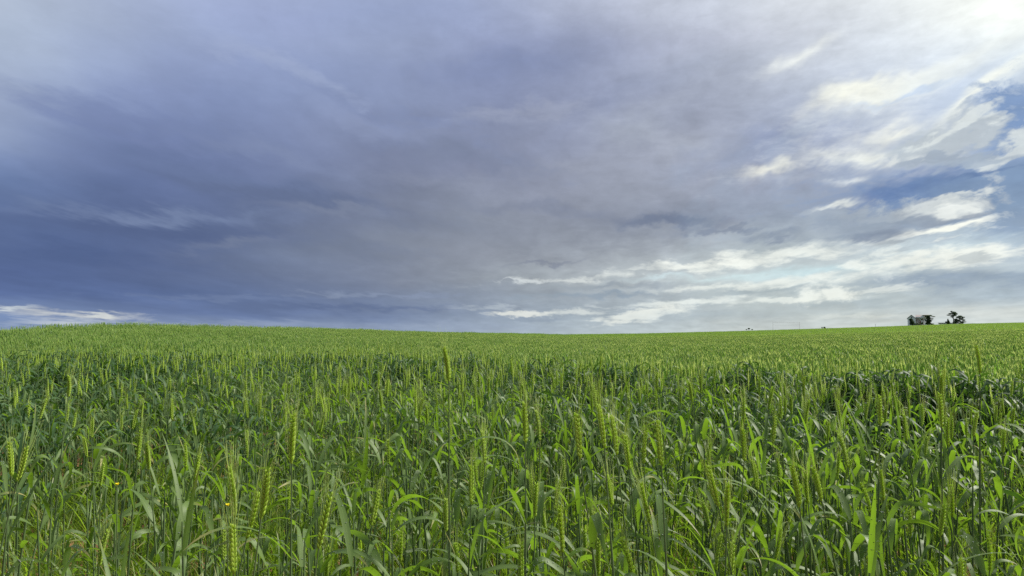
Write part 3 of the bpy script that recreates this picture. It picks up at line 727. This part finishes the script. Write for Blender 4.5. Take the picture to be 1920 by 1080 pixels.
iop = nd('GeometryNodeInstanceOnPoints'); ci = nd('GeometryNodeCollectionInfo')
ci.inputs['Collection'].default_value = LODN; ci.inputs['Separate Children'].default_value = True; ci.inputs['Reset Children'].default_value = True
def named(nm, typ):
    q = nd('GeometryNodeInputNamedAttribute'); q.data_type = typ; q.inputs['Name'].default_value = nm; return q.outputs[0]
e2r = nd('FunctionNodeEulerToRotation')
L_ = g.links.new
m2p = nd('GeometryNodeMeshToPoints')
L_(gi.outputs[0], m2p.inputs['Mesh']); L_(m2p.outputs[0], iop.inputs['Points']); L_(ci.outputs[0], iop.inputs['Instance'])
iop.inputs['Pick Instance'].default_value = True
L_(named('pick', 'INT'), iop.inputs['Instance Index'])
L_(named('rot', 'FLOAT_VECTOR'), e2r.inputs[0]); L_(e2r.outputs[0], iop.inputs['Rotation'])
L_(named('size', 'FLOAT'), iop.inputs['Scale'])
L_(iop.outputs[0], go.inputs[0])
md = crop.modifiers.new('sow', 'NODES'); md.node_group = g

# --- straw on the soil
mb = MB()
sr = random.Random(77)
for k in range(900):
    d = math.sqrt(sr.uniform(.7, 20)); az = sr.uniform(-HALF, HALF); x, y = d * math.sin(az), d * math.cos(az)
    z = float(ground_z(x, y)) + .012; a = sr.uniform(0, 6.28); L = sr.uniform(.04, .16)
    p0 = np.array([x, y, z]); p1 = p0 + np.array([math.cos(a) * L, math.sin(a) * L, sr.uniform(-.01, .025)])
    tube(mb, [p0, (p0 + p1) / 2 + [0, 0, .004], p1], [.0016, .0018, .0012], 3)
tag(link('straw_litter', mb.mesh('straw_litter', [M['straw']])), 'dry straw scattered on the reddish soil', 'straw', None, 'stuff')

# --- small yellow weed flowers
def flower(px, py, Y, label):
    B = at(px, py, Y); gz = float(ground_z(B.x, B.y)); h = B.z - gz
    root = link('yellow_flower', None, None, (B.x, B.y, gz)); tag(root, label, 'flower', 'yellow flowers low in the wheat')
    st = MB(); tube(st, [(0, 0, 0), (.01, 0, h * .5), (0, 0, h)], [.0014, .0012, .0009], 5); link('stem', st.mesh('stem', [M['stem']]), root)
    for k in range(5):
        p = MB(); leaf(p, (0, 0, h), k * 1.2566, .0055, .0055, .7, .6, None, 0, 0, 4, 0, .5)
        link('petal', p.mesh('petal', [M['petal']]), root)
    c = MB(); seed_body(c, np.array([0, 0, h + .001]), np.array([0, 0, 1.]), np.array([1., 0, 0]), .004, .004, .004, 6, 3); link('flower_centre', c.mesh('flower_centre', [M['petal']]), root)
flower(220, 909, 1.30, 'small yellow weed flower low among wheat stems, the larger one')
flower(427, 948, 1.18, 'tiny yellow flower beside the ear that leans left')

# ------------------------------------------------------------------ far house and trees
def box(mb, x0, x1, y0, y1, z0, z1, mat=0):
    V = [(x, y, z) for z in (z0, z1) for y in (y0, y1) for x in (x0, x1)]
    mb.add(V, [(0, 2, 3, 1), (4, 5, 7, 6), (0, 1, 5, 4), (2, 6, 7, 3), (0, 4, 6, 2), (1, 3, 7, 5)], mat)
def solid(name, parent, mat, *boxes):
    mb = MB()
    for b in boxes: box(mb, *b)
    return link(name, mb.mesh(name, [mat], False), parent)
def gable(mb, x0, x1, y0, y1, ze, zr, along='y', over=.0, th=.0):
    """prism; ridge along the given axis"""
    if along == 'y':
        xm = (x0 + x1) / 2
        V = [(x0, y0, ze), (x1, y0, ze), (xm, y0, zr), (x0, y1, ze), (x1, y1, ze), (xm, y1, zr)]
    else:
        ym = (y0 + y1) / 2
        V = [(x0, y0, ze), (x0, y1, ze), (x0, ym, zr), (x1, y0, ze), (x1, y1, ze), (x1, ym, zr)]
    mb.add(V, [(0, 1, 2), (3, 5, 4), (0, 3, 4, 1), (1, 4, 5, 2), (2, 5, 3, 0)])
def roof_slabs(name, parent, mat, x0, x1, y0, y1, ze, zr, along, th=.14):
    mb = MB()
    if along == 'y':
        xm = (x0 + x1) / 2
        for xe in (x0, x1):
            V = [(xe, y0, ze), (xm, y0, zr), (xm, y1, zr), (xe, y1, ze)]; V += [(a_, b_, c_ + th) for a_, b_, c_ in V]
            mb.add(V, [(0, 1, 2, 3), (4, 7, 6, 5), (0, 4, 5, 1), (1, 5, 6, 2), (2, 6, 7, 3), (3, 7, 4, 0)])
    else:
        ym = (y0 + y1) / 2
        for ye in (y0, y1):
            V = [(x0, ye, ze), (x0, ym, zr), (x1, ym, zr), (x1, ye, ze)]; V += [(a_, b_, c_ + th) for a_, b_, c_ in V]
            mb.add(V, [(0, 1, 2, 3), (4, 7, 6, 5), (0, 4, 5, 1), (1, 5, 6, 2), (2, 6, 7, 3), (3, 7, 4, 0)])
    return link(name, mb.mesh(name, [mat], False), parent)

def site(px, r):
    """point on the ground at range r in the direction of photo column px, with the heading that faces the viewer"""
    az = math.atan((px - 960) / FPX); x, y = r * math.sin(az), r * math.cos(az)
    return Vector((x, y, float(ground_z(x, y)))), -az
def px_m(px, r): return r * math.cos(math.atan((px - 960) / FPX)) / FPX / 1.0

RH = 345
loc, rz = site(1720, RH)
mpp = px_m(1720, RH) / math.cos(rz)                     # metres across per photo pixel, on a wall that faces the viewer
k_ = mpp * math.cos(rz) ** 1
vp = px_m(1720, RH)                                     # metres up per photo pixel
zy = lambda y: (ZC + (EYE_Y - y) * vp) - loc.z          # height above the house's ground of photo row y
xw = lambda x: (x - 1720) * vp * math.cos(rz) ** -1 * math.cos(rz)
house = link('white_house', None, None, loc, (0, 0, rz))
tag(house, 'white gabled house with brown porch posts on the horizon, half hidden by trees', 'house')
e1, r1 = zy(597), zy(590.8)
solid('wall', house, M['plaster'], (xw(1703.5), xw(1716.5), 0, 6, -.5, e1))
mb = MB(); gable(mb, xw(1703.5), xw(1716.5), 0, 6, e1 + .002, r1, 'y'); link('gable_wall', mb.mesh('gable_wall', [M['plaster']], False), house)
roof_slabs('roof', house, M['rooftile'], xw(1702.4), xw(1717.6), -.35, 6.3, e1 - .12, r1 + .05, 'y')
solid('wall', house, M['plaster'], (xw(1716.6), xw(1738), 1.2, 7, -.5, zy(594.6)))
roof_slabs('roof', house, M['rooftile'], xw(1716.7), xw(1739), .3, 8, zy(594.8), zy(590.6), 'x')
solid('porch', house, M['plaster'], (xw(1718), xw(1729.5), -.25, 1.19, zy(596.6), zy(595.4)))
for c in (1718.6, 1721.4, 1728.6): solid('post', house, M['brick'], (xw(c - .5), xw(c + .5), -.2, .05, -.5, zy(596.6) - .003))
d_ = solid('door', house, M['brick'], (xw(1722.8), xw(1725), 1.13, 1.19, -.3, zy(601)))
solid('handle', d_, M['darkroof'], (xw(1724.5), xw(1724.7), 1.08, 1.13, .9, 1.05))
for a_, b_, yy, y0, y1 in ((1725.6, 1728, 1.2, 600, 597.2), (1730.5, 1733, 1.2, 601, 597.5), (1708.5, 1712.5, 0, 602.5, 598.5), (1709.3, 1711.6, 0, 595.8, 593.6)):
    wf = solid('window', house, M['plaster'], (xw(a_) - .08, xw(b_) + .08, yy - .05, yy - .003, zy(y0) - .08, zy(y1) + .08))
    solid('pane', wf, M['glass'], (xw(a_), xw((a_ + b_) / 2) - .02, yy - .07, yy - .052, zy(y0), zy(y1)), (xw((a_ + b_) / 2) + .02, xw(b_), yy - .07, yy - .052, zy(y0), zy(y1)))
mb = MB(); gable(mb, xw(1724.5), xw(1731), .2, 3, zy(594.6) + .05, zy(590.6), 'y'); link('dormer', mb.mesh('dormer', [M['plaster']], False), house)
solid('garden_wall', house, M['plaster'], (xw(1730), xw(1744), -1.2, -1.0, -.5, zy(607.4)))

shed_loc, srz = site(1770, 350)
shed = link('low_shed', None, None, shed_loc, (0, 0, srz)); tag(shed, 'low white shed with flat dark roof between the house and pine', 'shed')
vp2 = px_m(1770, 350); sz = lambda y: (ZC + (EYE_Y - y) * vp2) - shed_loc.z; sx = lambda x: (x - 1770) * vp2
solid('wall', shed, M['plaster'], (sx(1760.5), sx(1786), 0, 4, -.5, sz(606.2)))
solid('roof', shed, M['darkroof'], (sx(1759.5), sx(1776), -.4, 4.4, sz(606.2) + .003, sz(605.2)), (sx(1776.05), sx(1787), -.2, 4.2, sz(606.2) + .003, sz(605.4)))
solid('chimney', shed, M['darkroof'], (sx(1771), sx(1774), 1, 2, sz(605.2) + .003, sz(602.8)))

def tree(name, px, r, shape, trunk_top, label, cat, mat, seed, nl=1500, group=None, limbs=(), size=.2, trunk_r=.22):
    """shape: list of clumps (px, py, rx px, ry px, weight) seen from the field; depth like width"""
    loc, rz_ = site(px, r); vp_ = px_m(px, r); q = random.Random(seed)
    root = link(name, None, None, loc, (0, 0, rz_)); tag(root, label, cat, group)
    zz = lambda y: (ZC + (EYE_Y - y) * vp_) - loc.z; xx = lambda x: (x - px) * vp_
    tk = MB(); tt = zz(trunk_top)
    tube(tk, [(0, 0, -.3), (.05, 0, tt * .4), (-.04, .05, tt * .75), (.02, 0, tt)], [trunk_r, trunk_r * .8, trunk_r * .5, trunk_r * .2], 7)
    for lx, ly in limbs:
        e_ = np.array([xx(lx), q.uniform(-.4, .4), zz(ly)]); s_ = np.array([0, 0, max(.3, e_[2] * .72 - .3)])
        tube(tk, [s_, s_ * .5 + e_ * .5 + [0, 0, .15], e_], [trunk_r * .4, trunk_r * .28, trunk_r * .1], 5)
    link('trunk', tk.mesh('trunk', [M['bark']]), root)
    cr = MB(); tot = sum(s[4] for s in shape)
    for cx, cy_, rx, ry, wt in shape:
        for i in range(int(nl * wt / tot)):
            v = np.array([q.gauss(0, 1) for _ in range(3)]); v = v / np.linalg.norm(v) * q.random() ** .45
            p = np.array([xx(cx) + v[0] * rx * vp_, v[1] * rx * vp_ * .9, zz(cy_) + v[2] * ry * vp_])
            if p[2] < .1: continue
            n_ = unit(np.array([q.gauss(0, 1), q.gauss(0, 1), q.gauss(.5, 1)])); a_ = unit(np.cross(n_, [.3, .5, .8])); b_ = np.cross(n_, a_); s = size * q.uniform(.5, 1.2)
            cr.add([p - a_ * s, p + b_ * s * .45, p + a_ * s, p - b_ * s * .45], [(0, 1, 2, 3)], 0, None, q.random())
    tag(link('crown', cr.mesh('crown', [mat]), root), kind=None)
tree('conifer_tree', 1709.5, 338, [(1708, 598.2, 2, 1.2, .4), (1708.2, 601, 3.2, 1.8, .9), (1709.3, 604, 4.4, 2.0, 1.3), (1710, 607.5, 5.6, 2.2, 1.6), (1705.5, 599.6, 1.2, 1, .2)], 597, 'dark conifer standing against the gable at the left of the white house', 'tree', M['needle'], 1, 2400)
tree('broadleaf_tree', 1738.5, 339, [(1738.5, 592.8, 5, 2.0, 1.3), (1734.5, 592, 4, 1.2, .6), (1743, 592, 3.5, 1.2, .6), (1748, 594, 3, .7, .3), (1740, 597, 4.2, 3.2, 1.2), (1740, 602, 5, 3.6, 1.8), (1739.5, 606.5, 5.4, 2.6, 1.4), (1746, 597.6, 2.5, .7, .15), (1745.5, 600, 2.2, .7, .15), (1746, 608, 3, 1.2, .3)],
     592, 'dark bushy tree with branches reaching right, beside the white house', 'tree', M['broad'], 2, 4200, limbs=((1748, 594), (1733, 592), (1746, 598), (1745, 600)))
tree('shrub', 1723, 338, [(1721, 607.5, 4, 1.6, 1), (1727, 606.5, 2, 2.4, .8), (1716, 608, 3, 1.4, .5)], 606, 'low dark shrubs before the porch of the white house', 'shrub', M['broad'], 3, 500, trunk_r=.08)
tree('cypress_tree', 1776.8, 342, [(1776.6, 599.5, .9, 1.8, .4), (1776.8, 602, 1.7, 2.2, .8), (1777.3, 605, 2.6, 2.6, 1.2), (1777.8, 607.5, 3.3, 2.2, 1.2)], 599.5, 'small pointed dark conifer between the shed and the tall pine', 'tree', M['needle'], 4, 800, trunk_r=.1, size=.22)
tree('pine_tree', 1787, 340, [(1784.5, 584.3, 2, 1.4, .4), (1788, 586, 4, 2, .8), (1783, 588.2, 4.5, 1.4, .7), (1790, 588.5, 4.5, 2.4, 1.1), (1780, 590.8, 3.6, 1.1, .5), (1787.5, 591.4, 5, 1.8, 1.0), (1785, 594.3, 3, 1.3, .4), (1798, 593.2, 3.6, 1.6, .7), (1802, 595.2, 3.2, 1.0, .5),
     (1799, 598, 4.4, 1.9, 1.0), (1803, 600.5, 3.2, 1.5, .6), (1795, 595, 4, 2, .8), (1791, 600, 4.6, 2.6, 1.2), (1790.5, 604.5, 5, 3.2, 1.8), (1801, 604, 4.2, 1.8, 1.0), (1795, 602, 4, 2.5, .8), (1798, 606.8, 5, 1.6, .8), (1805.5, 603.8, 1.6, .8, .2)], 585, 'tall irregular pine with layered branches and a leaning top on the horizon', 'tree', M['needle'], 5, 4200,
     limbs=((1780, 591), (1784, 585), (1790, 587), (1799, 594), (1802, 600), (1804, 604)), size=.2)
tree('far_bush', 1403.5, 240, [(1403.5, 616.4, 1.9, 1.1, 1), (1399, 618, 1.2, .7, .2), (1409, 618, 1.5, .6, .2)], 617, 'small dark bush on the skyline, left of the two close ones', 'bush', M['broad'], 6, 260, 'bushes on the skyline', trunk_r=.06, size=.2)
tree('far_bush', 1544.5, 285, [(1544.8, 614.3, 1.8, 1.5, 1), (1546, 615, 1.2, .9, .3)], 615, 'small dark bush on the skyline, right one of a close pair', 'bush', M['broad'], 7, 220, 'bushes on the skyline', trunk_r=.06, size=.2)
tree('far_bush', 1540.3, 285, [(1540.4, 614.3, .9, 1.3, 1)], 615, 'tiny thin bush on the skyline, left one of a close pair', 'bush', M['broad'], 8, 120, 'bushes on the skyline', trunk_r=.05, size=.16)
# thin bare tree
bl, brz = site(1640.5, 322); vb = px_m(1640.5, 322); bz = lambda y: (ZC + (EYE_Y - y) * vb) - bl.z
bt = link('bare_tree', None, None, bl, (0, 0, brz)); tag(bt, 'thin bare forked tree on the skyline left of the house', 'tree')
mb = MB(); tube(mb, [(0, 0, -.2), (.03, 0, bz(612)), (0, 0, bz(609.5))], [.07, .055, .045], 5); link('trunk', mb.mesh('trunk', [M['wood']]), bt)
for ex in (-.28, .22):
    mb = MB(); tube(mb, [(0, 0, bz(609.6)), (ex * .6, 0, bz(608)), (ex, .1, bz(606.6))], [.04, .03, .012], 4); link('branch', mb.mesh('branch', [M['wood']]), bt)
# two faint wires with their poles
for yy, lb in ((604.2, 'upper one of two thin level wires above the skyline'), (609.4, 'lower one of two thin level wires above the skyline')):
    A, B_ = at(1449, yy, 400), at(1499, yy, 400)
    mb = MB(); tt_ = np.linspace(0, 1, 9)
    tube(mb, [np.array(A) * (1 - q) + np.array(B_) * q - np.array([0, 0, .12 * 4 * q * (1 - q)]) for q in tt_], .022, 4)
    tag(link('overhead_wire', mb.mesh('overhead_wire', [M['wood']])), lb, 'wire', 'wires above the skyline')
for px_ in (1449, 1499):
    A = at(px_, 603.6, 400.05); gz = float(ground_z(A.x, A.y))
    mb = MB(); tube(mb, [(0, 0, -.5), (0, 0, (A.z - gz) * .5), (0, 0, A.z - gz)], [.05, .045, .04], 6, cap=True)
    tag(link('wire_pole', mb.mesh('wire_pole', [M['wood']]), None, (A.x, A.y, gz)), 'thin %s pole holding the faint wires above the skyline' % ('left' if px_ < 1470 else 'right'), 'pole', 'poles of the faint wires')
